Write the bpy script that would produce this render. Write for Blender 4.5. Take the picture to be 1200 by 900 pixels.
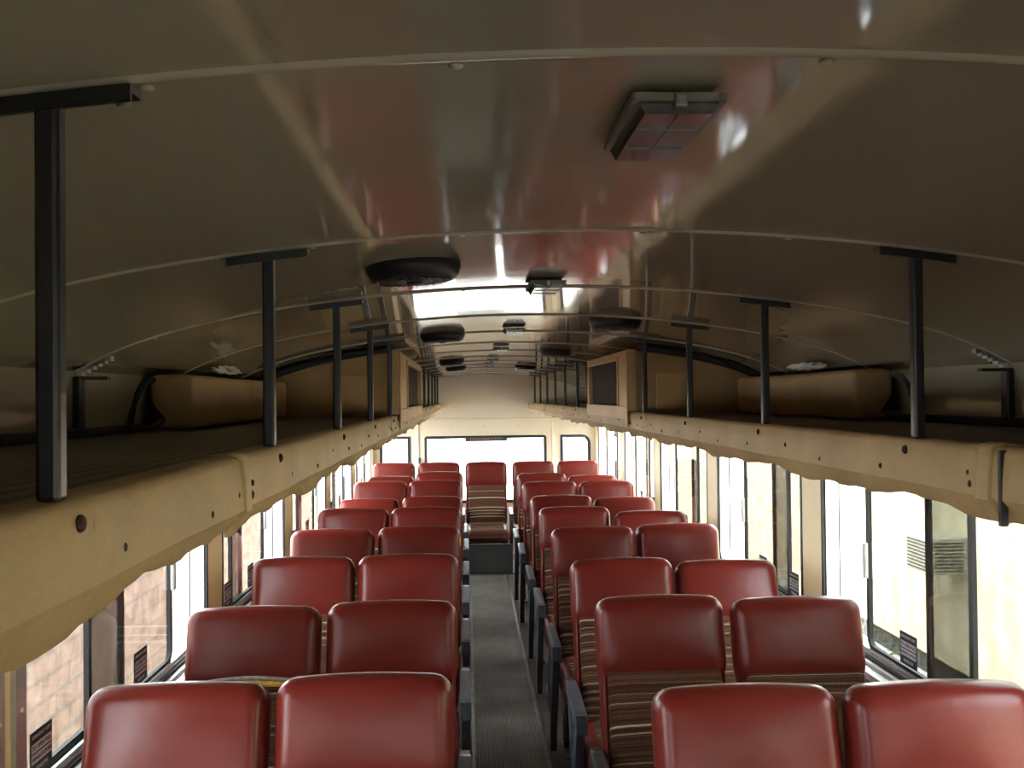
import bpy, bmesh, math, random
from mathutils import Matrix, Vector
random.seed(7)
C = bpy.context.scene.collection
for o in list(bpy.data.objects): bpy.data.objects.remove(o)
PI = math.pi

# ------------------------------------------------------------------ camera
YAW, PIT, ROL = .0468, .0126, .0106
fw = Vector((math.sin(YAW)*math.cos(PIT), math.cos(YAW)*math.cos(PIT), math.sin(PIT)))
rr = Vector((math.cos(YAW), -math.sin(YAW), 0)); uu = rr.cross(fw)
R2 = rr*math.cos(ROL) - uu*math.sin(ROL); U2 = uu*math.cos(ROL) + rr*math.sin(ROL)
cd = bpy.data.cameras.new('camera'); cam = bpy.data.objects.new('camera', cd); C.objects.link(cam)
cam.matrix_world = Matrix(((R2.x, U2.x, -fw.x, -.185), (R2.y, U2.y, -fw.y, 0), (R2.z, U2.z, -fw.z, 1.65), (0, 0, 0, 1)))
cd.lens = 36*1140/1200; cd.sensor_width = 36; cd.clip_start = .02; cd.clip_end = 200
bpy.context.scene.camera = cam

# ------------------------------------------------------------------ world (bright overcast sky) and exposure
w = bpy.data.worlds.new('world'); bpy.context.scene.world = w; w.use_nodes = True
wn = w.node_tree; bg = wn.nodes['Background']
SKY = 34.0
bg.inputs[0].default_value = (.93, .97, 1, 1); bg.inputs[1].default_value = SKY
vs = bpy.context.scene.view_settings
vs.view_transform = 'Standard'; vs.look = 'None'; vs.gamma = 1; vs.use_curve_mapping = False
vs.exposure = -0.68

# ------------------------------------------------------------------ materials
def mat(name, col, rough=.5, metal=0, bump=None, var=None, spec=.5, coat=0):
    """bump=(scale,strength)  var=(scale,amount)"""
    m = bpy.data.materials.new(name); m.use_nodes = True; nt = m.node_tree; b = nt.nodes['Principled BSDF']
    b.inputs['Base Color'].default_value = (*col, 1); b.inputs['Roughness'].default_value = rough
    b.inputs['Metallic'].default_value = metal; b.inputs['Specular IOR Level'].default_value = spec
    b.inputs['Coat Weight'].default_value = coat
    tc = nt.nodes.new('ShaderNodeTexCoord')
    if var:
        n = nt.nodes.new('ShaderNodeTexNoise'); n.inputs['Scale'].default_value = var[0]; n.inputs['Detail'].default_value = 5
        nt.links.new(tc.outputs['Object'], n.inputs['Vector'])
        r = nt.nodes.new('ShaderNodeValToRGB'); r.color_ramp.elements[0].position = .3; r.color_ramp.elements[1].position = .7
        a = var[1]
        r.color_ramp.elements[0].color = (*[c*(1-a) for c in col], 1); r.color_ramp.elements[1].color = (*[min(1, c*(1+a)) for c in col], 1)
        nt.links.new(n.outputs['Fac'], r.inputs[0]); nt.links.new(r.outputs[0], b.inputs['Base Color'])
    if bump:
        n2 = nt.nodes.new('ShaderNodeTexNoise'); n2.inputs['Scale'].default_value = bump[0]; n2.inputs['Detail'].default_value = 3
        nt.links.new(tc.outputs['Object'], n2.inputs['Vector'])
        bp = nt.nodes.new('ShaderNodeBump'); bp.inputs['Strength'].default_value = bump[1]; bp.inputs['Distance'].default_value = .02
        nt.links.new(n2.outputs['Fac'], bp.inputs['Height']); nt.links.new(bp.outputs[0], b.inputs['Normal'])
    return m

M = {}
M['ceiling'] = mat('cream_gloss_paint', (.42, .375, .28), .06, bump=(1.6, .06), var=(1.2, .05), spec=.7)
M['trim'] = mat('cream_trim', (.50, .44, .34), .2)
M['rear'] = mat('cream_rear_wall', (.84, .78, .62), .22, bump=(2.2, .15), var=(2, .05))
M['vinyl'] = mat('red_vinyl', (.115, .014, .010), .29, bump=(9, .12), var=(6, .12), spec=.22)
M['foam'] = mat('yellow_foam', (.62, .30, .05), .9, var=(40, .2))
M['greytrim'] = mat('grey_worn_trim', (.25, .22, .19), .7, var=(60, .3))
M['black'] = mat('black_paint', (.012, .012, .013), .35)
M['rubber'] = mat('black_rubber', (.02, .02, .022), .6)
M['plastic'] = mat('black_plastic', (.014, .014, .015), .4)
M['arm'] = mat('dark_blue_grey_metal', (.045, .055, .07), .4, var=(30, .3))
M['armcap'] = mat('grey_armrest_pad', (.06, .066, .075), .3, var=(40, .3))
M['tan'] = mat('tan_vinyl', (.42, .305, .155), .55, bump=(60, .12), var=(7, .12), spec=.3)
M['tanwood'] = mat('tan_painted_wood', (.50, .33, .15), .5, var=(4, .12))
M['tanbox'] = mat('tan_padded_panel', (.40, .26, .13), .7, bump=(50, .1), var=(5, .12))
M['pillar'] = mat('tan_pillar', (.85, .68, .40), .45, var=(3, .06))
M['alu'] = mat('aluminium', (.55, .57, .6), .35, .8, var=(20, .1))
M['steel'] = mat('steel_screw', (.30, .28, .26), .4, .8)
M['rust'] = mat('dark_screw', (.045, .028, .02), .7, 0, spec=.2)
M['wallgrey'] = mat('dark_grey_wall', (.07, .065, .065), .35, var=(5, .2))
M['sill'] = mat('sill_metal', (.55, .57, .57), .35, .3)
M['floor'] = mat('brown_floor', (.085, .062, .045), .6, var=(6, .35), bump=(30, .15))
M['strip'] = mat('floor_strip', (.20, .20, .20), .35, .7, var=(12, .3))
M['grey'] = mat('grey_panel', (.045, .048, .045), .5, var=(4, .3))
M['ac'] = mat('beige_plastic', (.55, .52, .42), .5)
M['gravel'] = mat('gravel', (.5, .48, .45), .9, bump=(15, .6), var=(9, .4))
M['debris'] = mat('dark_debris', (.055, .058, .045), .9, bump=(20, .8), var=(14, .7))
M['cloth'] = mat('white_sheet', (.6, .6, .58), .8, bump=(8, .4))
M['lens'] = mat('dusty_dark_lens', (.055, .045, .038), .18, var=(15, .4), coat=.3)
M['leaf'] = mat('leaf_green', (.07, .10, .035), .8, var=(9, .5))

def fabric():
    m = bpy.data.materials.new('striped_moquette'); m.use_nodes = True; nt = m.node_tree; b = nt.nodes['Principled BSDF']
    b.inputs['Roughness'].default_value = .95; b.inputs['Specular IOR Level'].default_value = .1
    tc = nt.nodes.new('ShaderNodeTexCoord'); sp = nt.nodes.new('ShaderNodeSeparateXYZ')
    nt.links.new(tc.outputs['Object'], sp.inputs[0])
    def math_(op, a, bb=None):
        n = nt.nodes.new('ShaderNodeMath'); n.operation = op
        for i, v in enumerate((a, bb)):
            if v is None: continue
            if isinstance(v, (int, float)): n.inputs[i].default_value = v
            else: nt.links.new(v, n.inputs[i])
        return n.outputs[0]
    # stripes run across the seat: coordinate = z for the backrest, y for the cushion top
    wob = nt.nodes.new('ShaderNodeTexNoise'); wob.inputs['Scale'].default_value = 14; wob.inputs['Detail'].default_value = 4
    nt.links.new(tc.outputs['Object'], wob.inputs['Vector'])
    c = math_('ADD', sp.outputs[2], math_('MULTIPLY', sp.outputs[1], .93))
    c = math_('ADD', c, math_('MULTIPLY', wob.outputs['Fac'], .006))
    comb = nt.nodes.new('ShaderNodeCombineXYZ'); nt.links.new(c, comb.inputs[2])
    oi = nt.nodes.new('ShaderNodeObjectInfo'); nt.links.new(math_('MULTIPLY', oi.outputs['Random'], 3), comb.inputs[0])
    n1 = nt.nodes.new('ShaderNodeTexNoise'); n1.inputs['Scale'].default_value = 85; n1.inputs['Detail'].default_value = 1.5
    nt.links.new(comb.outputs[0], n1.inputs['Vector'])
    w1 = math_('SINE', math_('MULTIPLY', c, 2*PI/.030))
    f = math_('ADD', math_('MULTIPLY', n1.outputs['Fac'], 1.0), math_('MULTIPLY', w1, .09))
    r = nt.nodes.new('ShaderNodeValToRGB'); e = r.color_ramp.elements
    e[0].position = .28; e[0].color = (.035, .018, .012, 1); e[1].position = .74; e[1].color = (.55, .44, .33, 1)
    for p, col in ((.42, (.06, .026, .016)), (.49, (.12, .05, .028)), (.56, (.05, .026, .018)), (.62, (.11, .05, .03)), (.645, (.36, .27, .20)), (.68, (.09, .055, .04))):
        x = e.new(p); x.color = (*col, 1)
    nt.links.new(f, r.inputs[0])
    fz = nt.nodes.new('ShaderNodeTexNoise'); fz.inputs['Scale'].default_value = 260; fz.inputs['Detail'].default_value = 2
    nt.links.new(tc.outputs['Object'], fz.inputs['Vector'])
    mx = nt.nodes.new('ShaderNodeMixRGB'); mx.blend_type = 'MULTIPLY'; mx.inputs[0].default_value = .55
    nt.links.new(r.outputs[0], mx.inputs[1]); nt.links.new(math_('MULTIPLY', fz.outputs['Fac'], 2), mx.inputs[2])
    nt.links.new(mx.outputs[0], b.inputs['Base Color'])
    bp = nt.nodes.new('ShaderNodeBump'); bp.inputs['Strength'].default_value = .4; bp.inputs['Distance'].default_value = .004
    nt.links.new(f, bp.inputs['Height']); nt.links.new(bp.outputs[0], b.inputs['Normal'])
    return m
M['fabric'] = fabric()

def glass(name, col, rough=.0):
    m = bpy.data.materials.new(name); m.use_nodes = True; nt = m.node_tree
    for n in list(nt.nodes): nt.nodes.remove(n)
    o = nt.nodes.new('ShaderNodeOutputMaterial'); t = nt.nodes.new('ShaderNodeBsdfTransparent'); g = nt.nodes.new('ShaderNodeBsdfGlossy')
    t.inputs[0].default_value = (*col, 1); g.inputs['Roughness'].default_value = .03
    f = nt.nodes.new('ShaderNodeLayerWeight'); f.inputs[0].default_value = .5; pw = nt.nodes.new('ShaderNodeMath'); pw.operation = 'POWER'; pw.inputs[1].default_value = 4
    nt.links.new(f.outputs['Facing'], pw.inputs[0]); ml = nt.nodes.new('ShaderNodeMath'); ml.operation = 'MULTIPLY_ADD'; ml.inputs[1].default_value = .5; ml.inputs[2].default_value = .03
    nt.links.new(pw.outputs[0], ml.inputs[0]); mx = nt.nodes.new('ShaderNodeMixShader')
    nt.links.new(ml.outputs[0], mx.inputs[0]); nt.links.new(t.outputs[0], mx.inputs[1]); nt.links.new(g.outputs[0], mx.inputs[2])
    nt.links.new(mx.outputs[0], o.inputs[0]); return m
M['tint'] = glass('tinted_glass', (.545, .56, .545))
M['clear'] = glass('clear_glass', (.92, .95, .94))

def ridged(name, col, axis, pitch, rough, amt=.5, depth=.004, dirt=.5):
    m = mat(name, col, rough); nt = m.node_tree; b = nt.nodes['Principled BSDF']
    tc = nt.nodes.new('ShaderNodeTexCoord'); wv = nt.nodes.new('ShaderNodeTexWave'); wv.bands_direction = axis
    wv.inputs['Scale'].default_value = 1/pitch*.314; wv.inputs['Distortion'].default_value = .3; wv.inputs['Detail Scale'].default_value = .3
    nt.links.new(tc.outputs['Object'], wv.inputs['Vector'])
    n = nt.nodes.new('ShaderNodeTexNoise'); n.inputs['Scale'].default_value = 3.5; n.inputs['Detail'].default_value = 6
    nt.links.new(tc.outputs['Object'], n.inputs['Vector'])
    r = nt.nodes.new('ShaderNodeValToRGB'); r.color_ramp.elements[0].color = (*[c*(1-amt) for c in col], 1); r.color_ramp.elements[1].color = (*[c*(1+amt*.4) for c in col], 1)
    nt.links.new(wv.outputs[1], r.inputs[0])
    r2 = nt.nodes.new('ShaderNodeValToRGB'); r2.color_ramp.elements[0].position = .35; r2.color_ramp.elements[1].position = .65
    r2.color_ramp.elements[0].color = (1-dirt, (1-dirt)*.92, (1-dirt)*.85, 1); r2.color_ramp.elements[1].color = (1.1, 1.1, 1.1, 1)
    nt.links.new(n.outputs['Fac'], r2.inputs[0])
    mx = nt.nodes.new('ShaderNodeMixRGB'); mx.blend_type = 'MULTIPLY'; mx.inputs[0].default_value = 1
    nt.links.new(r.outputs[0], mx.inputs[1]); nt.links.new(r2.outputs[0], mx.inputs[2]); nt.links.new(mx.outputs[0], b.inputs['Base Color'])
    bp = nt.nodes.new('ShaderNodeBump'); bp.inputs['Strength'].default_value = .8; bp.inputs['Distance'].default_value = depth
    nt.links.new(wv.outputs[1], bp.inputs['Height']); nt.links.new(bp.outputs[0], b.inputs['Normal'])
    return m
M['mat'] = ridged('ribbed_aisle_mat', (.17, .155, .13), 'X', .0125, .5, .55, .003, .5)
M['slat'] = ridged('brown_ribbed_shelf', (.13, .085, .045), 'X', .03, .5, .5, .005, .3)

def brick(name, c1, c2, mort, sc):
    m = mat(name, c1, .9); nt = m.node_tree; b = nt.nodes['Principled BSDF']
    tc = nt.nodes.new('ShaderNodeTexCoord'); mp = nt.nodes.new('ShaderNodeMapping'); mp.inputs['Rotation'].default_value = (PI/2, 0, PI/2)
    cx = nt.nodes.new('ShaderNodeSeparateXYZ'); cc = nt.nodes.new('ShaderNodeCombineXYZ')
    nt.links.new(tc.outputs['Object'], cx.inputs[0]); nt.links.new(cx.outputs[1], cc.inputs[0]); nt.links.new(cx.outputs[2], cc.inputs[1])
    nz = nt.nodes.new('ShaderNodeTexNoise'); nz.inputs['Scale'].default_value = 5; nt.links.new(tc.outputs['Object'], nz.inputs['Vector'])
    ad = nt.nodes.new('ShaderNodeMixRGB'); ad.blend_type = 'ADD'; ad.inputs[0].default_value = .010
    nt.links.new(cc.outputs[0], ad.inputs[1]); nt.links.new(nz.outputs['Color'], ad.inputs[2])
    bk = nt.nodes.new('ShaderNodeTexBrick'); bk.inputs['Scale'].default_value = sc
    bk.inputs['Color1'].default_value = (*c1, 1); bk.inputs['Color2'].default_value = (*c2, 1); bk.inputs['Mortar'].default_value = (*mort, 1)
    bk.inputs['Mortar Size'].default_value = .018; bk.inputs['Brick Width'].default_value = .5; bk.inputs['Row Height'].default_value = .17
    nt.links.new(ad.outputs[0], bk.inputs['Vector'])
    n = nt.nodes.new('ShaderNodeTexNoise'); n.inputs['Scale'].default_value = 7; n.inputs['Detail'].default_value = 8
    nt.links.new(tc.outputs['Object'], n.inputs['Vector'])
    mx = nt.nodes.new('ShaderNodeMixRGB'); mx.blend_type = 'MULTIPLY'; mx.inputs[0].default_value = .6
    r = nt.nodes.new('ShaderNodeValToRGB'); r.color_ramp.elements[0].position = .35; r.color_ramp.elements[1].position = .6
    r.color_ramp.elements[0].color = (.45, .42, .4, 1)
    nt.links.new(n.outputs['Fac'], r.inputs[0]); nt.links.new(bk.outputs[0], mx.inputs[1]); nt.links.new(r.outputs[0], mx.inputs[2])
    nt.links.new(mx.outputs[0], b.inputs['Base Color']); return m
M['brick'] = brick('red_brick', (.84, .60, .50), (.78, .53, .43), (.62, .48, .42), 1.3)
M['stone'] = brick('tan_brick', (.74, .60, .42), (.66, .52, .35), (.54, .44, .33), 1.3)
M['siding'] = ridged('cream_siding', (.85, .78, .58), 'Y', .3, .7, .12, .01, .12)

def meshmat():
    m = bpy.data.materials.new('dark_mesh_grille'); m.use_nodes = True; nt = m.node_tree; b = nt.nodes['Principled BSDF']
    b.inputs['Roughness'].default_value = .9; b.inputs['Specular IOR Level'].default_value = .05
    tc = nt.nodes.new('ShaderNodeTexCoord'); wv = nt.nodes.new('ShaderNodeTexWave'); wv.bands_direction = 'Y'
    wv.inputs['Scale'].default_value = 12; wv.inputs['Distortion'].default_value = 2
    nt.links.new(tc.outputs['Object'], wv.inputs['Vector'])
    r = nt.nodes.new('ShaderNodeValToRGB'); r.color_ramp.elements[0].color = (.02, .018, .018, 1); r.color_ramp.elements[1].color = (.10, .085, .08, 1)
    nt.links.new(wv.outputs[1], r.inputs[0]); nt.links.new(r.outputs[0], b.inputs['Base Color']); return m
M['mesh'] = meshmat()

# ------------------------------------------------------------------ mesh helpers
def obj(name, bm, m, parent=None, smooth=False, loc=None):
    me = bpy.data.meshes.new(name); bmesh.ops.recalc_face_normals(bm, faces=bm.faces[:]); bm.to_mesh(me); bm.free()
    for x in (m if isinstance(m, (list, tuple)) else [m]): me.materials.append(M[x])
    if smooth:
        for p in me.polygons: p.use_smooth = True
    o = bpy.data.objects.new(name, me); C.objects.link(o)
    if parent: o.parent = parent
    if loc: o.location = loc
    return o
def empty(name, loc=(0, 0, 0), rz=0):
    o = bpy.data.objects.new(name, None); C.objects.link(o); o.location = loc; o.rotation_euler[2] = rz; o.empty_display_size = .1; return o
def tag(o, label=None, cat=None, group=None, kind=None):
    for k, v in (('label', label), ('category', cat), ('group', group), ('kind', kind)):
        if v: o[k] = v
    return o
def struct(name, bm, m, smooth=False):
    return tag(obj(name, bm, m, None, smooth), kind='structure')
def box(bm, x0, x1, y0, y1, z0, z1, bev=0, mi=0):
    vs = [bm.verts.new(p) for p in ((x0, y0, z0), (x1, y0, z0), (x1, y1, z0), (x0, y1, z0), (x0, y0, z1), (x1, y0, z1), (x1, y1, z1), (x0, y1, z1))]
    fs = [bm.faces.new([vs[i] for i in q]) for q in ((3, 2, 1, 0), (4, 5, 6, 7), (0, 1, 5, 4), (1, 2, 6, 5), (2, 3, 7, 6), (3, 0, 4, 7))]
    for f in fs: f.material_index = mi
    if bev:
        es = list({e for f in fs for e in f.edges})
        r = bmesh.ops.bevel(bm, geom=es, offset=bev, segments=2, affect='EDGES', profile=.5)
        for f in r['faces']: f.material_index = mi
    return bm
def B(*a, **k): return box(bmesh.new(), *a, **k)
def rbox(hx, hy, hz, r, n=(14, 8, 14), ctr=(0, 0, 0), bulge=None, bm=None):
    """soft rounded box; bulge(x,y,z)->(dx,dy,dz) on normalised coords"""
    bm = bm or bmesh.new(); h = (hx, hy, hz); idx = {}
    def V(i, j, k):
        key = (i, j, k)
        if key in idx: return idx[key]
        t = [2*a/b-1 for a, b in zip((i, j, k), n)]
        # denser near edges
        t = [math.copysign(abs(a)**.7, a) for a in t]
        p = [a*b for a, b in zip(t, h)]
        q = [max(-(b-r), min(b-r, a)) for a, b in zip(p, h)]
        d = Vector([a-b for a, b in zip(p, q)])
        if d.length > 1e-9: d = d.normalized()*r
        P = [q[c]+d[c] for c in range(3)]
        if bulge:
            e = bulge(*t); P = [P[c]+e[c] for c in range(3)]
        idx[key] = bm.verts.new([P[c]+ctr[c] for c in range(3)]); return idx[key]
    for a, (u, v) in ((0, (1, 2)), (1, (0, 2)), (2, (0, 1))):
        for side in (0, n[a]):
            for i in range(n[u]):
                for j in range(n[v]):
                    q = []
                    for di, dj in ((0, 0), (1, 0), (1, 1), (0, 1)):
                        k = [0, 0, 0]; k[a] = side; k[u] = i+di; k[v] = j+dj; q.append(V(*k))
                    bm.faces.new(q)
    return bm
def tube(bm, pts, r, n=8):
    pts = [Vector(p) for p in pts]; rings = []
    for i, p in enumerate(pts):
        d = (pts[min(i+1, len(pts)-1)]-pts[max(i-1, 0)]).normalized()
        a = d.cross(Vector((0, 0, 1)));  a = a.normalized() if a.length > .05 else d.cross(Vector((1, 0, 0))).normalized()
        b = d.cross(a)
        rings.append([bm.verts.new(p+a*r*math.cos(2*PI*k/n)+b*r*math.sin(2*PI*k/n)) for k in range(n)])
    for A, Bq in zip(rings, rings[1:]):
        for k in range(n): bm.faces.new((A[k], A[(k+1) % n], Bq[(k+1) % n], Bq[k]))
    bm.faces.new(rings[0][::-1]); bm.faces.new(rings[-1]); return bm
def lathe(bm, prof, n=32, ctr=(0, 0, 0)):
    rings = []
    for r, z in prof:
        rings.append([bm.verts.new((ctr[0]+r*math.cos(2*PI*k/n), ctr[1]+r*math.sin(2*PI*k/n), ctr[2]+z)) for k in range(n)])
    for A, Bq in zip(rings, rings[1:]):
        for k in range(n): bm.faces.new((A[k], A[(k+1) % n], Bq[(k+1) % n], Bq[k]))
    bm.faces.new(rings[0]); bm.faces.new(rings[-1]); return bm
def prism(bm, outline, axis, a, b, mi=0):
    """outline of 2D points extruded along axis from a to b"""
    def P(u, v, t): return {'x': (t, u, v), 'y': (u, t, v), 'z': (u, v, t)}[axis]
    A = [bm.verts.new(P(u, v, a)) for u, v in outline]; Bq = [bm.verts.new(P(u, v, b)) for u, v in outline]
    fs = [bm.faces.new(A), bm.faces.new(Bq[::-1])]
    n = len(A)
    for k in range(n): fs.append(bm.faces.new((A[k], A[(k+1) % n], Bq[(k+1) % n], Bq[k])))
    for f in fs: f.material_index = mi
    return bm
def rrect(u0, u1, v0, v1, r, n=6):
    out = []
    rs = r if isinstance(r, (list, tuple)) else (r,)*4      # order: (u1,v1) (u0,v1) (u0,v0) (u1,v0)
    for (cu, cv, a0), q in zip(((u1, v1, 0), (u0, v1, 90), (u0, v0, 180), (u1, v0, 270)), rs):
        q = max(q, 1e-4); su = -1 if cu == u1 else 1; sv = -1 if cv == v1 else 1
        for k in range(n+1):
            t = math.radians(a0+90*k/n); out.append((cu+su*q+q*math.cos(t), cv+sv*q+q*math.sin(t)))
    return out
def ring(bm, u0, u1, v0, v1, r, wd, axis, a, b, mi=0):
    rs = r if isinstance(r, (list, tuple)) else (r,)*4
    O = rrect(u0, u1, v0, v1, rs); I = rrect(u0+wd, u1-wd, v0+wd, v1-wd, [max(q-wd, .002) for q in rs])
    def P(p, t): u, v = p; return {'x': (t, u, v), 'y': (u, t, v), 'z': (u, v, t)}[axis]
    oa = [bm.verts.new(P(p, a)) for p in O]; ob = [bm.verts.new(P(p, b)) for p in O]
    ia = [bm.verts.new(P(p, a)) for p in I]; ib = [bm.verts.new(P(p, b)) for p in I]; n = len(O)
    for k in range(n):
        l = (k+1) % n
        for q in ((oa[k], oa[l], ia[l], ia[k]), (ob[k], ob[l], ib[l], ib[k]), (oa[k], oa[l], ob[l], ob[k]), (ia[k], ia[l], ib[l], ib[k])):
            bm.faces.new(q).material_index = mi
    return bm
def surround(u0, u1, v0, v1, r, axis, a, b):
    bm = bmesh.new(); rs = r if isinstance(r, (list, tuple)) else (r,)*4
    def P(p, t): u, v = p; return {'x': (t, u, v), 'y': (u, t, v), 'z': (u, v, t)}[axis]
    I = rrect(u0, u1, v0, v1, rs); n = len(I)//4
    for q, (cu, cv) in enumerate(((u1, v1), (u0, v1), (u0, v0), (u1, v0))):
        pts = I[q*n:(q+1)*n]+[(cu, cv)]
        prism(bm, pts, axis, a, b)
    return bm
def text_bm(bm, txt, size, xf, mi, depth=.0006):
    cu = bpy.data.curves.new('t', 'FONT'); cu.body = txt; cu.size = size; cu.align_x = 'CENTER'; cu.align_y = 'CENTER'; cu.extrude = depth; cu.resolution_u = 2
    o = bpy.data.objects.new('t', cu); C.objects.link(o); dg = bpy.context.evaluated_depsgraph_get(); dg.update()
    me = bpy.data.meshes.new_from_object(o.evaluated_get(dg)); bpy.data.objects.remove(o); bpy.data.curves.remove(cu)
    me.transform(xf); n0 = len(bm.faces); bm.from_mesh(me); bm.faces.ensure_lookup_table()
    for f in bm.faces[n0:]: f.material_index = mi
    bpy.data.meshes.remove(me)
def dup(o, parent=None):
    c = o.copy(); C.objects.link(c); c.parent = parent
    for ch in list(o.children): dup(ch, c)
    return c

# ------------------------------------------------------------------ bus shell
YF, YR = -1.9, 10.1             # front bulkhead, rear wall
def zc(x): return 1.884-.13*x*x-.042*x**8
XS = [-1+2*i/48 for i in range(49)]
bm = bmesh.new()
ys = [YF+(YR-YF)*j/60 for j in range(61)]
g = [[bm.verts.new((x, y, zc(x))) for x in XS] for y in ys]
for a, b in zip(g, g[1:]):
    for k in range(48): bm.faces.new((a[k], a[k+1], b[k+1], b[k]))
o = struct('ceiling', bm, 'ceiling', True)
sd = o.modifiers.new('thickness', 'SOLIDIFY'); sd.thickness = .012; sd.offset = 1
# make sure thickness goes up
for p in o.data.polygons[:1]:
    if p.normal.z < 0: sd.offset = -1
# outer roof skin keeps daylight out
bm = bmesh.new()
out = [(-1.26, 1.44)]+[(1.26*math.sin(a)*1.0, 1.62+.36*math.cos(a)) for a in [math.radians(t) for t in range(-90, 91, 9)]]+[(1.26, 1.44)]
inn = [(1.22, 1.44)]+[(1.22*math.sin(a), 1.62+.33*math.cos(a)) for a in [math.radians(t) for t in range(90, -91, -9)]]+[(-1.22, 1.44)]
A = [bm.verts.new((x, YF-.04, z)) for x, z in out+inn]; Bv = [bm.verts.new((x, YR+.06, z)) for x, z in out+inn]
n = len(A)
for k in range(n): bm.faces.new((A[k], A[(k+1) % n], Bv[(k+1) % n], Bv[k]))
m_ = len(out)
for k in range(m_-1):
    for L in (A, Bv): bm.faces.new((L[k], L[k+1], L[n-2-k], L[n-1-k]))
struct('ceiling_roof_skin', bm, 'trim', True)

# transverse roof ribs with screws
S0, SP = .651, .707
for i in range(-2, 14):
    y = S0+SP*i
    bm = bmesh.new()
    A = []
    for x in XS:
        z = zc(x)-.0002
        A.append([bm.verts.new((x, y+dy, z-dz)) for dy, dz in ((-.006, 0), (-.005, .002), (-.002, .0035), (.002, .0035), (.005, .002), (.006, 0))])
    for a, b in zip(A, A[1:]):
        for k in range(5): bm.faces.new((a[k], a[k+1], b[k+1], b[k]))
    for x in (-.78, -.34, -.13, .13, .34, .78):
        q = bmesh.ops.create_uvsphere(bm, u_segments=10, v_segments=6, radius=.0055, matrix=Matrix.Translation((x-.06, y+.018, zc(x-.06)-.001)) @ Matrix.Diagonal((1, 1, .5, 1)))
    struct('trim_%d' % (i+3), bm, 'trim', True)

# side header panels above the racks, lower walls, window headers, pillars
WINS = {-1: [(-.68, .59), (.77, 1.98), (2.13, 3.67), (3.88, 5.20), (5.40, 6.72), (6.92, 8.22), (8.42, 9.88)],
        1: [(-.68, .59), (.77, 1.98), (2.13, 3.63), (3.84, 5.16), (5.37, 6.70), (6.90, 8.22), (8.42, 9.88)]}
FRAC = {2: (.29, .755, .49), 3: (.17, .67, .37)}
ZS, ZT = .765, 1.45
for s, nm in ((-1, 'left'), (1, 'right')):
    def X(a, b): return (min(a*s, b*s), max(a*s, b*s))
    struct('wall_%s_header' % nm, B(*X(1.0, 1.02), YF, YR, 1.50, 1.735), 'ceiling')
    bm = B(*X(1.13, 1.24), YF, YR, ZT, 1.60); struct('wall_%s_upper' % nm, bm, 'pillar')
    bm = B(*X(1.15, 1.24), YF, YR, 0, ZS-.045); box(bm, *X(1.125, 1.15), YF, YR, .12, ZS-.10, bev=.008)
    struct('wall_%s' % nm, bm, 'wallgrey')
    bm = B(*X(1.10, 1.245), YF, YR, ZS-.045, ZS-.020, bev=.004); box(bm, *X(1.135, 1.165), YF, YR, ZS-.020, ZS-.008)
    struct('trim_sill_%s' % nm, bm, 'sill')
    # pillars
    WIN = WINS[s]
    gaps = [(YF, WIN[0][0])]+[(a[1], b[0]) for a, b in zip(WIN, WIN[1:])]+[(WIN[-1][1], YR)]
    for i, (a, b) in enumerate(gaps):
        if i == 2:
            bm = B(*X(1.14, 1.24), a, b, ZS-.02, ZT)
            for yy0, yy1 in ((a+.002, a+.05), (b-.05, b-.002)): box(bm, *X(1.128, 1.14), yy0, yy1, ZS-.02, ZT, mi=1)
            for zz in (.80, 1.0, 1.2, 1.38):
                for yy in (a+.025, b-.025):
                    bmesh.ops.create_uvsphere(bm, u_segments=8, v_segments=5, radius=.006, matrix=Matrix.Translation((1.128*s, yy, zz)))
            struct('trim_pillar_%s_%d' % (nm, i), bm, ['pillar', 'alu'])
        else:
            struct('trim_pillar_%s_%d' % (nm, i), B(*X(1.150, 1.24), a, b, ZS-.02, 1.56, bev=.006), 'pillar')

# rear wall with three windows (pieces around the openings)
RW = [(-1.085, -.77), (-.625, .64), (.785, 1.10)]; RZ0, RZ1 = .55, 1.245
bm = bmesh.new()
box(bm, -1.2, 1.2, YR, YR+.05, 0, RZ0); box(bm, -1.2, 1.2, YR, YR+.05, RZ1, 1.90)
xs = [-1.2]+[v for p in RW for v in p]+[1.2]
for a, b in zip(xs[::2], xs[1::2]): box(bm, a, b, YR, YR+.05, RZ0, RZ1)
box(bm, -1.15, 1.15, YR-.012, YR, 1.40, 1.425, bev=.004)
for x in (-.70, .715): box(bm, x-.018, x+.018, YR-.016, YR, .3, 1.40, bev=.004)
for x in (-.95, -.35, .0, .35, .95): bmesh.ops.create_uvsphere(bm, u_segments=8, v_segments=5, radius=.008, matrix=Matrix.Translation((x, YR-.002, 1.34)))
struct('wall_rear', bm, 'rear')
for i, (a, b) in enumerate(RW):
    e = empty('window_%d' % (i+1), (0, 0, 0)); tag(e, kind='structure')
    rs = {0: (.01, .07, .07, .01), 1: (.03,)*4, 2: (.09, .01, .01, .07)}[i]
    obj('surround', surround(a, b, RZ0, RZ1, rs, 'y', YR, YR+.045), 'rear', e)
    obj('window_frame', ring(bmesh.new(), a, b, RZ0, RZ1, rs, .030, 'y', YR-.012, YR+.03), 'rubber', e)
    obj('pane', B(a+.02, b-.02, YR+.012, YR+.016, RZ0+.02, RZ1-.02), 'clear', e)
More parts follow.
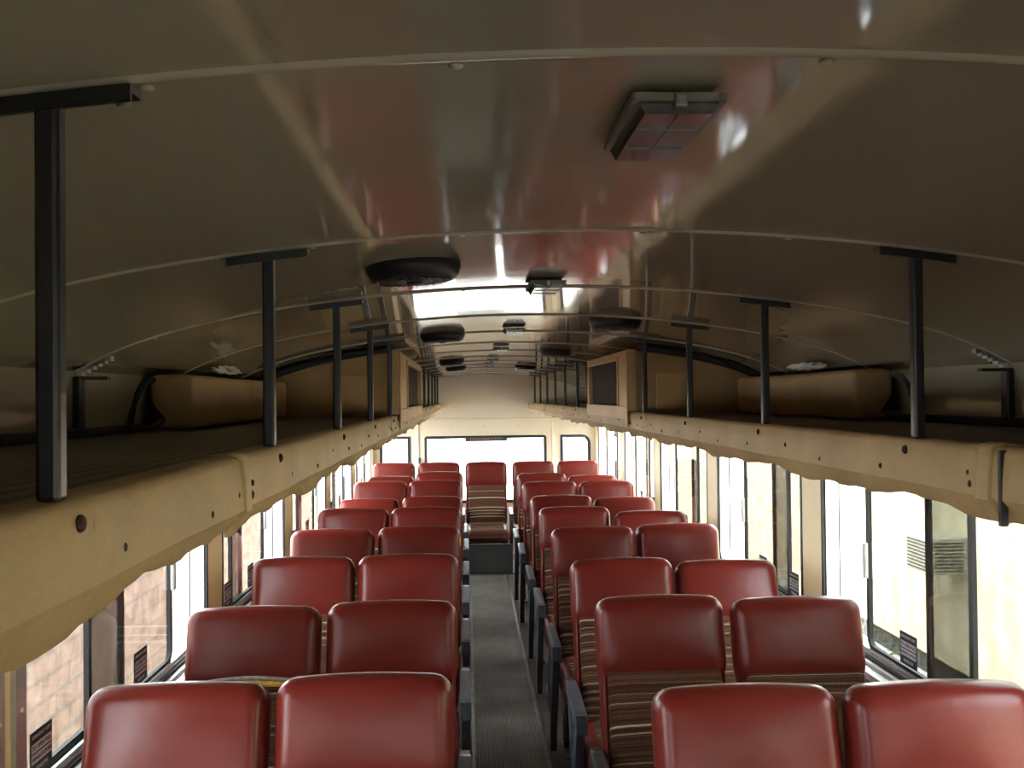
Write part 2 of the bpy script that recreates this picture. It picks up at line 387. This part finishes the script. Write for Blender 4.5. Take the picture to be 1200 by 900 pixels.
# front bulkhead with windscreen
bm = bmesh.new()
box(bm, -1.22, 1.22, YF-.05, YF, 0, .85); box(bm, -1.22, 1.22, YF-.05, YF, 1.62, 1.90)
for a, b in ((-1.22, -1.10), (-.03, .03), (1.10, 1.22)): box(bm, a, b, YF-.05, YF, .85, 1.62)
struct('wall_front', bm, 'rear')
for i, (a, b) in enumerate(((-1.10, -.03), (.03, 1.10))):
    e = empty('window_%d' % (i+4)); tag(e, kind='structure')
    obj('window_frame', ring(bmesh.new(), a, b, .85, 1.62, .06, .03, 'y', YF-.04, YF+.01), 'rubber', e)
    obj('pane', B(a+.02, b-.02, YF-.02, YF-.016, .87, 1.60), 'tint', e)

# floor
struct('floor', B(-1.24, 1.24, YF, YR, -.06, 0), 'floor')
bm = B(-.160, .160, YF+.1, 8.95, 0, .006, bev=.001); struct('floor_aisle_mat', bm, 'mat')
for s, nm in ((-1, 'left'), (1, 'right')):
    bm = B(s*.168-.009, s*.168+.009, YF+.1, 8.98, 0, .011, bev=.003); struct('trim_floor_%s' % nm, bm, 'strip')

# rear emergency sign
sg = bmesh.new(); box(sg, -.205, .235, YR-.018, YR-.014, 1.186, 1.226, mi=0)
xf = Matrix.Translation((.015, YR-.0185, 1.206)) @ Matrix.Rotation(PI/2, 4, 'X')
text_bm(sg, 'EMERGENCY EXIT', .042, xf, 1)
M['signdark'] = mat('sign_dark', (.06, .05, .05), .5); M['signtext'] = mat('sign_text', (.22, .19, .18), .5)
tag(obj('exit_sign', sg, ['signdark', 'signtext']), 'dark strip sign reading EMERGENCY EXIT at the top of the wide rear window', 'sign')
# handle on the rear pillar
hb = tube(bmesh.new(), [(-.675, YR-.02, .80), (-.675, YR-.05, .84), (-.675, YR-.05, .98), (-.675, YR-.02, 1.02)], .012)
tag(obj('latch_handle', hb, 'grey'), 'small dark latch handle upright on the cream pillar left of the wide rear window', 'handle')

# ------------------------------------------------------------------ side windows with sliding panes
M['stickdark'] = mat('sticker_dark', (.035, .035, .045), .5); M['sticklight'] = mat('sticker_light', (.85, .85, .95), .5)
wid = 6
def warn_label(s, y, parent):
    bm = bmesh.new(); x = s*1.170; z = ZS+.088; W, Hh = .115, .10
    box(bm, x-.0008, x+.0008, y-W/2, y+W/2, z-Hh/2, z+Hh/2, mi=0)
    rot = Matrix.Rotation(-s*PI/2, 4, 'Z') @ Matrix.Rotation(PI/2, 4, 'X')
    xi = x-s*.0012
    rows = [(0, 'EMERGENCY EXIT', .012), (1, 'TO OPEN PULL', .0148), (2, 'HANDLE & PUSH', .0135), (3, 'WINDOW', .014)]
    for k, t, sz in rows:
        zz = z+Hh/2-.0135-.0245*k
        if k in (1, 2):
            box(bm, xi-.0003, xi+.0003, y-W/2+.006, y+W/2-.006, zz-.0102, zz+.0102, mi=1)
            text_bm(bm, t, sz, Matrix.Translation((xi-s*.0008, y, zz)) @ rot, 0, .0003)
        else:
            text_bm(bm, t, sz, Matrix.Translation((xi, y, zz)) @ rot, 1, .0003)
    return obj('warning_label', bm, ['stickdark', 'sticklight'], parent)
for s in (-1, 1):
    def X(a, b): return (min(a*s, b*s), max(a*s, b*s))
    for i, (y0, y1) in enumerate(WINS[s]):
        fa, fb, fc = FRAC.get(i, (.235, .70, .40)); gl = 'tint' if i < 5 else 'clear'
        e = empty('window_%d' % wid); tag(e, kind='structure'); wid += 1
        obj('window_frame', ring(bmesh.new(), y0, y1, ZS-.02, ZT, (.01, .01, .085, .085) if False else .075, .022, 'x', *X(1.15, 1.215)), 'rubber', e)
        obj('surround', surround(y0, y1, ZS-.02, ZT, .075, 'x', *X(1.152, 1.21)), 'pillar', e)
        bm = ring(bmesh.new(), y0+.02, y1-.02, ZS, ZT-.02, .06, .012, 'x', *X(1.158, 1.205))
        box(bm, *X(1.162, 1.170), y0+.06, y1-.06, ZS+.008, ZS+.022); obj('track', bm, 'alu', e)
        L = y1-y0
        a0, a1 = y0+fa*L, y0+fb*L            # inner sliding pane
        b0, b1 = y0+.03, y0+fc*L               # outer pane
        for nm, p0, p1, xx, rr_ in (('sliding_pane', a0, a1, 1.176, (.05, .05, .004, .004)), ('fixed_pane', b0, b1, 1.192, (.004, .05, .05, .004))):
            rs = (.05, .01, .01, .05) if nm == 'sliding_pane' else (.01, .05, .05, .01)
            wdt = .020
            p = obj(nm, B(*X(xx-.002, xx+.002), p0+.012, p1-.012, ZS+.030, ZT-.045), gl, e)
            obj('pane_frame', ring(bmesh.new(), p0, p1, ZS+.012, ZT-.03, rs, wdt, 'x', *X(xx-.007, xx+.007)), 'rubber', p)
            warn_label(s, (p0+.135 if nm == 'fixed_pane' else p1-.30*(p1-p0)-.10), p)
            if nm == 'sliding_pane':
                obj('pull_handle', B(*X(xx-.022, xx-.007), p1-.022, p1-.002, 1.02, 1.14, bev=.004), 'alu', p)

# ------------------------------------------------------------------ luggage racks
def fascia_panel(s, y0, y1, seed):
    rnd = random.Random(seed); n = max(6, int((y1-y0)/.025)); bm = bmesh.new()
    ph = [rnd.uniform(0, 6.28) for _ in range(4)]
    def wave(y):
        v = .0045*math.sin(y*9+ph[0])+.003*math.sin(y*19+ph[1])+.0015*math.sin(y*43+ph[2])
        return round(v*260)/260*.6+v*.4
    rows = []
    for k in range(n+1):
        y = y0+(y1-y0)*k/n; w_ = wave(y); b_ = .0015*math.sin(y*14+ph[3])
        pts = [(.50, 1.572), (.496, 1.581), (.462, 1.585), (.452, 1.582), (.448, 1.575), (.447+b_, 1.55), (.4455+b_, 1.521), (.456+b_, 1.508), (.463+w_*.3, 1.494+w_), (.470, 1.493+w_), (.472, 1.51), (.465, 1.56)]
        rows.append([bm.verts.new((s*x, y, z)) for x, z in pts])
    for a, b in zip(rows, rows[1:]):
        m = len(a)
        for k in range(m): bm.faces.new((a[k], a[(k+1) % m], b[(k+1) % m], b[k]))
        bm.edges.get((a[6], b[6])).smooth = False
    bm.faces.new(rows[0]); bm.faces.new(rows[-1]); return bm
screw_me = None
def screw(parent, s, y, z, r, m='rust'):
    global screw_me
    bm = lathe(bmesh.new(), [(r, 0), (r, .3*r), (r*.75, .6*r), (r*.3, .75*r)], 12)
    bmesh.ops.rotate(bm, verts=bm.verts[:], cent=(0, 0, 0), matrix=Matrix.Rotation(-s*PI/2, 3, 'Y'))
    return obj('screw', bm, m, parent, loc=(s*.4475, y, z))
JO = [-1.6, 1.16, 3.42, 3.80, 5.75, 7.9, 9.98]
racks = []
for s, nm in ((-1, 'left'), (1, 'right')):
    def X(a, b): return (min(a*s, b*s), max(a*s, b*s))
    rk = empty('luggage_rack', (0, 0, 0)); racks.append(rk)
    tag(rk, 'long tan edged overhead luggage rack along the %s side hung on black posts' % nm, 'luggage rack', 'overhead luggage racks')
    obj('shelf', B(*X(.475, .998), -1.6, YR-.005, 1.552, 1.573), 'slat', rk)
    obj('shelf_underside', B(*X(.475, 1.128), -1.6, YR-.005, 1.535, 1.551), 'tan', rk)
    obj('edge_strip', B(*X(.975, .998), -1.6, YR-.01, 1.5735, 1.592, bev=.004), 'rubber', rk, loc=None)
    for j, (a, b) in enumerate(zip(JO, JO[1:])):
        fp = obj('fascia_panel', fascia_panel(s, a+.001, b-.001, j*3+(s > 0)), 'tan', rk, True)
        # small fixing screws in a lower and upper row
        for k in range(-1, 14):
            for dy, z, q in ((.02, 1.567, .0062), (.105, 1.538, .004), (.36, 1.532, .0042), (.55, 1.548, .004)):
                y = S0+SP*k+dy
                if a+.03 < y < b-.07: screw(fp, s, y, z, q)
        screw(fp, s, a+.035, 1.534, .0055); screw(fp, s, b-.035, 1.540, .0045)
    if s > 0: obj('gap_strip', B(.4428, .452, 1.120, 1.127, 1.490, 1.580, bev=.001), 'rubber', rk)
    for j, y in enumerate(JO[1:-1]):
        bm = fascia_panel(s, y-.016, y+.016, 99+j)
        for v in bm.verts: v.co.x -= s*.003; v.co.z += (.003 if v.co.z > 1.54 else -.003)
        obj('seam_cover', bm, 'tan', rk, True)
    # support posts with ceiling T brackets
    for k in range(-1, 14):
        y = S0+SP*k
        if y > YR-.3: break
        if k in (5, 6): continue
        p = obj('support_post', B(s*.457-.008, s*.457+.008, y-.008, y+.008, 1.584, 1.852, bev=.0035), 'black', rk)
        bm = bmesh.new()
        t = .055
        A = []
        for q in range(9):
            x = s*.457+(-t+2*t*q/8); z = zc(x)-.0062
            A.append([bm.verts.new((x, y-.009, z)), bm.verts.new((x, y+.013, z)), bm.verts.new((x, y+.013, z-.005)), bm.verts.new((x, y-.005, z-.005)), bm.verts.new((x, y-.005, z-.011)), bm.verts.new((x, y-.009, z-.011))])
        for a, b in zip(A, A[1:]):
            for m in range(6): bm.faces.new((a[m], a[(m+1) % 6], b[(m+1) % 6], b[m]))
        bm.faces.new(A[0]); bm.faces.new(A[-1])
        obj('ceiling_bracket', bm, 'black', p)
        for dx in (-.046, .046):
            x = s*.457+dx; bm = lathe(bmesh.new(), [(.0055, 0), (.0055, -.004), (.003, -.006)], 10, (x, y+.004, zc(x)-.0112))
            obj('bolt', bm, 'steel', p)

# ------------------------------------------------------------------ rack-mounted air conditioning housings and duct covers
for s, nm in ((-1, 'left'), (1, 'right')):
    def X(a, b): return (min(a*s, b*s), max(a*s, b*s))
    y0, y1 = (3.75, 5.0) if s > 0 else (3.72, 5.50)
    m0, m1 = (.24, .06) if s > 0 else (.46, .06)
    h = empty('air_conditioner_housing', (s*.7, y0, 1.5735))
    tag(h, 'tan box with dark mesh grille filling the %s luggage rack up to the ceiling' % nm, 'air conditioner', 'air conditioner housings in the racks')
    def ob(n_, bm, m, par=h, sm=False):
        for v in bm.verts: v.co -= Vector((s*.7, y0, 1.5735)) if par is h else Vector((s*.7, y0, 1.5735))
        return obj(n_, bm, m, par, sm)
    def top(x): return zc(x)-.03
    def panel(bm, xa, xb, ya, yb, z0=1.5745, dz=0):
        N = 10; o_ = [(xa+(xb-xa)*q/N, top(xa+(xb-xa)*q/N)-dz) for q in range(N+1)]
        return prism(bm, [(s*x, z) for x, z in [(xa, z0)]+o_+[(xb, z0)]], 'y', ya, yb)
    ob('front_panel', panel(bmesh.new(), .472, .978, y0, y0+.02), 'tanbox')
    ob('back_panel', panel(bmesh.new(), .472, .978, y1-.02, y1), 'tanbox')
    dp = ob('access_door', B(*X(.55, .69), y0-.008, y0, 1.592, 1.735, bev=.003), 'tanwood')
    # black gasket arc between the box and the ceiling
    bm = bmesh.new(); N = 14
    pts = [(s*(.475+.50*q/N), y0-.012, top(.475+.50*q/N)+.012) for q in range(N+1)]; tube(bm, pts, .016, 10); ob('gasket', bm, 'rubber', h, True)
    # aisle-side frame
    bm = bmesh.new(); zt = top(.46)
    box(bm, *X(.440, .472), y0-.01, y0+m0, 1.5855, zt); box(bm, *X(.440, .472), y1-m1, y1, 1.5855, zt)
    box(bm, *X(.440, .472), y0+m0, y1-m1, 1.5855, 1.605); box(bm, *X(.440, .472), y0+m0, y1-m1, zt-.03, zt)
    box(bm, *X(.434, .440), y0-.01, y0+.03, 1.53, zt, bev=.002)
    box(bm, *X(.434, .4405), y0+.03, y1, 1.555, 1.606, bev=.002)
    box(bm, *X(.434, .4405), y0+m0-.02, y0+m0+.005, 1.606, zt-.02, bev=.002); box(bm, *X(.434, .4405), y0+m0-.02, y1-m1+.01, zt-.034, zt-.02, bev=.002)
    ob('grille_frame', bm, 'tanwood')
    bm = B(*X(.458, .470), y0+m0, y1-m1, 1.605, zt-.03)
    ob('mesh_grille', bm, 'mesh')
    # duct cover against the wall, nearer the camera
    d0 = 2.60 if s > 0 else 2.47
    L = (y0-.03-d0)/2
    bm = rbox(.058, L, .070, .02, (8, 30, 8), (0, 0, 0))
    for v in bm.verts:
        t = (v.co.y+L)/(2*L); v.co.x += s*(.010*(1-t)); v.co.z *= (1-.04*math.sin(3*t))
    d = obj('duct_cover', bm, 'tanbox', None, True, loc=(s*.914, d0+L, 1.6445))
    tag(d, 'long tan padded duct cover lying at the back of the %s luggage rack' % nm, 'duct cover', 'duct covers on the racks')
    # cables beside the duct
    bm = bmesh.new(); yb = d0-.02
    tube(bm, [(s*.985, yb-.10, 1.583), (s*.975, yb-.11, 1.62), (s*.965, yb-.10, 1.665), (s*.96, yb-.07, 1.69), (s*.955, yb-.02, 1.70)], .008)
    tube(bm, [(s*.96, yb-.16, 1.583), (s*.93, yb-.08, 1.586), (s*.93, yb-.03, 1.60), (s*.96, yb-.03, 1.64)], .009)
    tube(bm, [(s*.95, yb-.20, 1.581), (s*.92, yb-.12, 1.59), (s*.93, yb-.05, 1.60), (s*.97, yb-.02, 1.61)], .007)
    tag(obj('cable', bm, 'rubber', None, True), 'black hose and cables looping on the %s rack beside the duct cover end' % nm, 'cable')
    # crumpled insulation above the duct
    rnd = random.Random(3+s); bm = bmesh.new()
    bmesh.ops.create_icosphere(bm, subdivisions=4, radius=1)
    for v in bm.verts:
        q = 1+.25*math.sin(v.co.x*7+rnd.random()*.4)+.2*math.sin(v.co.y*11+v.co.z*5); v.co = Vector((v.co.x*.022*q, v.co.y*.12*q, v.co.z*.010*q))
    ins = obj('crumpled_insulation', bm, 'cloth', None, True, loc=(s*.885, d0+.42, 1.735))
    tag(ins, 'crumpled whitish foil stuffed between %s duct cover and the ceiling' % nm, 'insulation')
    # strap bracket on the header panel
    for yy in (2.065,):
        bm = B(*X(.983, .9995), yy-.014, yy+.014, 1.592, 1.70, bev=.003); box(bm, *X(.93, .985), yy-.010, yy+.010, 1.693, 1.70)
        tag(obj('wall_bracket', bm, 'black'), 'black upright strap bracket on %s upper side wall under second roof rib' % nm, 'bracket')
    bm = bmesh.new()
    for k in range(6):
        x0 = .93+.012*k; box(bm, *X(x0, x0+.013), 2.078, 2.098, zc(min(x0+.006, 1))-.012, zc(min(x0+.006, 1))-.002)
    tag(obj('rib_end_clip', bm, 'alu'), 'bright metal clip where roof rib meets the %s upper wall' % nm, 'clip')

# ------------------------------------------------------------------ ceiling speakers
def speaker(x, y, label, proto=[]):
    tilt = math.atan(.26*x)
    if not proto:
        e = empty('ceiling_speaker'); proto.append(e)
        bm = lathe(bmesh.new(), [(.079, 0), (.079, -.012), (.072, -.026), (.066, -.030), (.062, -.030), (.060, -.020), (.0, -.018)][:6], 40)
        bm2 = bm; obj('housing', bm2, 'plastic', e, True)
        bm = bmesh.new()
        for k in range(24):
            a = 2*PI*k/24; box(bm, .012, .061, -.0016, .0016, -.0315, -.027)
            vs_ = bm.verts[-8:]; bmesh.ops.rotate(bm, verts=vs_, cent=(0, 0, 0), matrix=Matrix.Rotation(a, 3, 'Z'))
        lathe(bm, [(.015, -.026), (.015, -.034), (.008, -.036)], 16)
        for r in (.028, .044):
            ri = [(r+.0012, -.027), (r+.0012, -.0315), (r-.0012, -.0315), (r-.0012, -.027)]
            lathe(bm, ri, 32)
        obj('grille', bm, 'plastic', e)
    else: e = dup(proto[0])
    e.location = (x, y, zc(x)+.001-.079*abs(math.sin(tilt))*0); e.rotation_euler = (0, tilt, 0)
    tag(e, label, 'speaker', 'round black ceiling speakers'); return e
for x, y, l in ((-.272, 1.645, 'largest-looking round black ceiling speaker, nearest the camera on the left'),
                (.255, 2.86, 'round black ceiling speaker on right, nearest beside grille housing'),
                (-.268, 3.45, 'round black ceiling speaker, second one back on the left'),
                (.258, 4.80, 'round black ceiling speaker, middle of the three on the right'),
                (-.275, 6.05, 'round black ceiling speaker, third one back on the left'),
                (-.262, 7.35, 'small-looking round black ceiling speaker, farthest back on the left'),
                (.254, 7.2, 'round black ceiling speaker farthest back on the right')):
    speaker(x, y, l)

# ------------------------------------------------------------------ ceiling dome lights
def dome(x, y, label, proto=[]):
    if not proto:
        e = empty('dome_light'); proto.append(e)
        bm = ring(bmesh.new(), -.036, .036, -.078, .078, .004, .005, 'z', -.006, 0); obj('bezel', bm, 'greytrim', e)
        bm = B(-.035, .035, -.077, .077, -.002, -.0005); obj('base_plate', bm, 'greytrim', e)
        bm = prism(bmesh.new(), [(-.031, -.006), (-.026, -.015), (.026, -.015), (.031, -.006), (.031, -.003), (-.031, -.003)], 'y', -.073, .073)
        for k in (-1, 1): box(bm, -.024, .024, k*.030-.001, k*.030+.001, -.0163, -.015)
        box(bm, -.0008, .0008, -.071, .071, -.0163, -.015)
        obj('lens', bm, 'lens', e)
        bm = B(-.005, .005, -.082, -.070, -.012, -.001, bev=.002); obj('catch', bm, 'steel', e)
    else: e = dup(proto[0])
    e.location = (x, y, zc(x)-.0065); tag(e, label, 'ceiling light', 'rectangular dome lights'); return e
for y, l in ((.800, 'nearest rectangular ceiling light with dark dusty lens'), (1.98, 'second rectangular ceiling light, in the bright reflection of the rear window'),
             (3.30, 'third rectangular ceiling light from the camera'), (4.55, 'fourth small-looking rectangular ceiling light'),
             (5.9, 'fifth tiny-looking rectangular ceiling light toward the back'), (7.2, 'last tiny-looking rectangular ceiling light before rear wall')):
    dome(-.022, y, l)

# ------------------------------------------------------------------ seats
PZ = .388
def seat_proto(armside):
    e = empty('coach_seat')
    # backrest, local origin at the pivot
    def bb(x, y, z):
        zz = .308+.308*z; t = max(0, min(1, (zz-.375)/.035)); t = t*t*(3-2*t); up = max(0, (zz-.38)/.24)
        fr = -(.010+.010*(1-x*x)*math.sin(PI*min(1, up)))*t if y < 0 else .016*(1-x*x)*(1-z*z)
        return (-.006*(1-t)*math.copysign(1, x)*(abs(x) > .7), fr*abs(y), .010*(1-x*x)*(z > 0)*z)
    bk = obj('backrest', rbox(.206, .054, .308, .044, (20, 8, 34), (0, .004, .312), bb), 'vinyl', e, True, (0, 0, PZ))
    obj('fabric_panel', rbox(.181, .014, .196, .010, (12, 4, 16), (0, -.044, .204), lambda x, y, z: (0, -.008*(1-x*x)*(1-z**2)*(y < 0), 0)), 'fabric', bk, True)
    for sx in (-1, 1):
        bm = tube(bmesh.new(), [(sx*.187, -.036, .02), (sx*.190, -.040, .10), (sx*.190, -.042, .30), (sx*.186, -.042, .385)], .006, 8)
        obj('piping', bm, 'vinyl', bk, True)
    obj('cushion', rbox(.202, .235, .055, .035, (12, 12, 6), (0, -.215, .355), lambda x, y, z: (0, 0, .012*(1-x*x)*(1-y*y)*(z > 0))), 'vinyl', e, True)
    obj('cushion_cover', rbox(.176, .222, .052, .030, (12, 12, 6), (0, -.238, .362), lambda x, y, z: (0, 0, .014*(1-x*x)*(1-y*y)*(z > 0))), 'fabric', e, True)
    bm = B(-.19, .19, -.40, .02, .275, .302, bev=.006); obj('seat_frame', bm, 'black', e)
    for sx in (-1, 1):
        bm = bmesh.new(); x = sx*.165
        tube(bm, [(x, -.10, .285), (x, -.12, .10), (x, -.13, .012)], .015); box(bm, x-.02, x+.02, -.24, -.03, .0005, .014, bev=.003)
        obj('leg', bm, 'arm', e, True)
    for sx in armside:
        bm = bmesh.new(); x = sx*.228
        prism(bm, [(-.375, .500), (-.36, .535), (-.05, .565), (.02, .56), (.03, .51), (-.34, .475)], 'x', x-.014, x+.014)
        prism(bm, [(-.37, .50), (-.30, .49), (-.16, .30), (-.13, .10), (-.12, .015), (-.17, .015), (-.20, .12), (-.27, .27)], 'x', x-.015, x+.015)
        prism(bm, [(.03, .55), (-.04, .55), (-.14, .30), (-.06, .28)], 'x', x-.008, x+.008)
        a = obj('armrest', bm, 'arm', e)
        bm = rbox(.0215, .17, .016, .008, (6, 10, 4), (x, -.215, .558))
        bmesh.ops.rotate(bm, verts=bm.verts[:], cent=(x, -.05, .565), matrix=Matrix.Rotation(math.radians(4.5), 3, 'X'))
        obj('armrest_pad', bm, 'armcap', a, True)
        obj('end_cap', B(x-.0205, x+.0205, -.392, -.376, .478, .548, bev=.004), 'armcap', a)
    return e
protos = {}
ORD = ['first', 'second', 'third', 'fourth', 'fifth', 'sixth', 'seventh', 'eighth']
def place(kind, arms, x, y, th, label):
    if kind not in protos: e = protos[kind] = seat_proto(arms)
    else: e = dup(protos[kind])
    e.location = (x, y, 0)
    for ch in e.children:
        if ch.name.split('.')[0] == 'backrest': ch.rotation_euler = (-math.radians(th), random.uniform(-.004, .004), 0)
    tag(e, label, 'seat', 'red vinyl coach seats'); return e
LA = [(2.18, 13), (3.0, 13), (3.92, 11), (4.79, 11), (5.63, 11), (6.45, 23), (7.46, 10), (8.34, 13)]
LW = [(2.14, 16), (2.96, 14), (3.9, 12), (4.73, 13), (5.63, 11), (6.43, 26), (7.44, 11), (8.3, 26)]
RA = [(2.02, 15), (3.0, 12), (3.74, 15), (4.66, 11), (5.52, 8), (6.24, 16), (7.2, 7), (7.99, 7)]
RWn = [(2.02, 11), (2.94, 13), (3.7, 21), (4.72, 9), (5.34, 18), (6.22, 23), (7.18, 8), (7.89, 19)]
seats = {}
for k in range(8):
    w_ = ORD[k]
    seats['LA', k] = place('la', (1,), -.428, *LA[k], 'red and striped seat left of the aisle, %s row from the camera, aisle side' % w_)
    seats['LW', k] = place('w', (), -.854, *LW[k], 'red and striped seat by the left windows, %s row from the camera' % w_)
    seats['RA', k] = place('ra', (-1,), .428, *RA[k], 'red and striped seat right of the aisle, %s row from the camera, aisle side' % w_)
    seats['RW', k] = place('w', (), .854, *RWn[k], 'red and striped seat by the right windows, %s row from the camera' % w_)
seats['LW', 1]['label'] = 'red seat by the left windows, second row, with torn seam showing yellow foam'
# rear bench row
struct('floor_rear_riser', B(-1.12, 1.12, 9.05, YR, 0, .012), 'grey')
RL = ['last-row red seat at the left rear corner window', 'last-row red seat between left corner seat and middle seat', 'last-row middle seat facing straight down the aisle',
      'last-row red seat between middle seat and right corner seat', 'last-row red seat at the right rear corner window']
for k, x in enumerate((-.90, -.46, .0, .46, .90)):
    place(('w', 'w', 'mid', 'w', 'w')[k], ((), (), (-1, 1), (), ())[k], x, 9.50, 6, RL[k])
bm = B(-.20, .23, 9.07, 9.11, .0125, .272, bev=.005)
tag(obj('heater_panel', bm, 'grey'), 'dark grey panel closing the space below the middle rear seat', 'panel')
# torn seam on the second row left window seat
def child(e, n_):
    for c in e.children:
        if c.name.split('.')[0] == n_: return c
bk = child(seats['LW', 1], 'backrest')
bm = bmesh.new(); N = 16
def arc(t): return -.175+.36*t, .390+.018*math.sin(PI*t)
V1 = []
for q in range(N+1):
    x, z = arc(q/N); h_ = .020*math.sin(PI*q/N)**.6+.002
    V1.append([bm.verts.new((x, -.0700, z)), bm.verts.new((x, -.0700, z-h_)), bm.verts.new((x, -.050, z-h_)), bm.verts.new((x, -.050, z))])
for a, b in zip(V1, V1[1:]):
    for k in range(4): bm.faces.new((a[k], a[(k+1) % 4], b[(k+1) % 4], b[k]))
bm.faces.new(V1[0]); bm.faces.new(V1[-1])
f_ = obj('exposed_foam', bm, 'foam', bk, True); f_['label'] = 'yellow foam showing through torn seam'
bm = tube(bmesh.new(), [(arc(q/N)[0], -.071, arc(q/N)[1]+.004) for q in range(N+1)], .0065, 8)
t_ = obj('torn_trim', bm, 'greytrim', bk, True); t_['label'] = 'grey frayed trim edge'
bk = child(seats['LA', 3], 'backrest')
bm = bmesh.new(); bmesh.ops.create_icosphere(bm, subdivisions=3, radius=1)
for v in bm.verts: v.co = Vector((.199+v.co.x*.009, -.02+v.co.y*.018, .545+v.co.z*.030*(1+.3*math.sin(v.co.y*9))))
f_ = obj('exposed_foam', bm, 'foam', bk, True); f_['label'] = 'worn spot with orange foam on the edge'

# ------------------------------------------------------------------ outside
gz = -1.0
struct('floor_ground', B(-40, 40, -30, 60, gz-.2, gz), 'gravel')
e = empty('brick_wall', (-2.65, 10, gz)); tag(e, 'reddish brick wall close outside the left windows', 'wall')
obj('wall_body', B(-.35, 0, -22, 22, 0, 1.75), 'brick', e)
obj('coping', B(-.40, .05, -22.05, 22.05, 1.75, 1.83, bev=.01), 'rear', e)
e = empty('building', (4.1, 0, gz)); tag(e, 'cream sided building with a window air conditioner outside the near right windows', 'building')
obj('siding_wall', B(0, 4, -12, 12.4, .20, 3.0), 'siding', e); obj('foundation', B(.03, 4, -12, 12.38, 0, .20), 'debris', e)
obj('roof', B(-.2, 4.2, -12.2, 12.5, 3.0, 3.12), 'rear', e)
e = empty('building', (4.3, 20, gz)); tag(e, 'tan brick building outside right windows behind the cream building', 'building')
obj('brick_wall', B(0, 4, -7.4, 14, 0, 3.4), 'stone', e); obj('roof', B(-.1, 4.1, -7.5, 14.1, 3.4, 3.5), 'rear', e)
# window air conditioner on the cream building
e = empty('window_air_conditioner', (4.1, 8.36, .08)); tag(e, 'boxy beige window air conditioner on the cream wall outside', 'air conditioner')
obj('casing', B(-.36, -.001, -.22, .22, 0, .32, bev=.015), 'ac', e)
bm = bmesh.new()
for k in range(9): box(bm, -.31, -.06, -.228, -.218, .03+k*.03, .040+k*.03)
for k in range(9): box(bm, -.368, -.358, -.18, .18, .03+k*.03, .040+k*.03)
obj('vent_louvres', bm, 'grey', e)
# rough ground clutter along the building foot
bm = bmesh.new(); rnd = random.Random(5)
for k in range(260):
    y = rnd.uniform(3, 14); x = rnd.uniform(3.1, 3.8); r = rnd.uniform(.05, .15)
    q = bmesh.ops.create_icosphere(bm, subdivisions=1, radius=r, matrix=Matrix.Translation((x, y, gz+r*.4)) @ Matrix.Rotation(rnd.uniform(0, 3), 4, 'Z') @ Matrix.Diagonal((1, 1.6, .6, 1)))
    for v in q['verts']: v.co += Vector((rnd.uniform(-1, 1), rnd.uniform(-1, 1), rnd.uniform(-1, 1)))*r*.25
tag(obj('rubble', bm, 'debris'), 'dark rubble and weeds at the foot of the cream building', 'rubble', kind='stuff')
bm = bmesh.new()
for k in range(240):
    a = Vector((rnd.uniform(3.0, 3.7), rnd.uniform(4, 16), gz)); d = Vector((rnd.uniform(-.3, .3), rnd.uniform(-.5, .5), rnd.uniform(.1, .35)))
    b_ = a+d*.5; tube(bm, [a, b_+Vector((0, 0, .05)), a+d], .006, 4)
tag(obj('dry_weeds', bm, 'leaf'), 'thin dry stems tangled over the rubble outside the right windows', 'weeds', kind='stuff')
bm = bmesh.new(); tube(bm, [(2.6+.15*math.sin(t*.9), 3+t*.6, gz+.05+.03*math.sin(t*2)) for t in range(0, 18)], .05, 8)
tag(obj('white_pipe', bm, 'cloth', None, True), 'long white pipe lying on the ground outside the right windows', 'pipe')
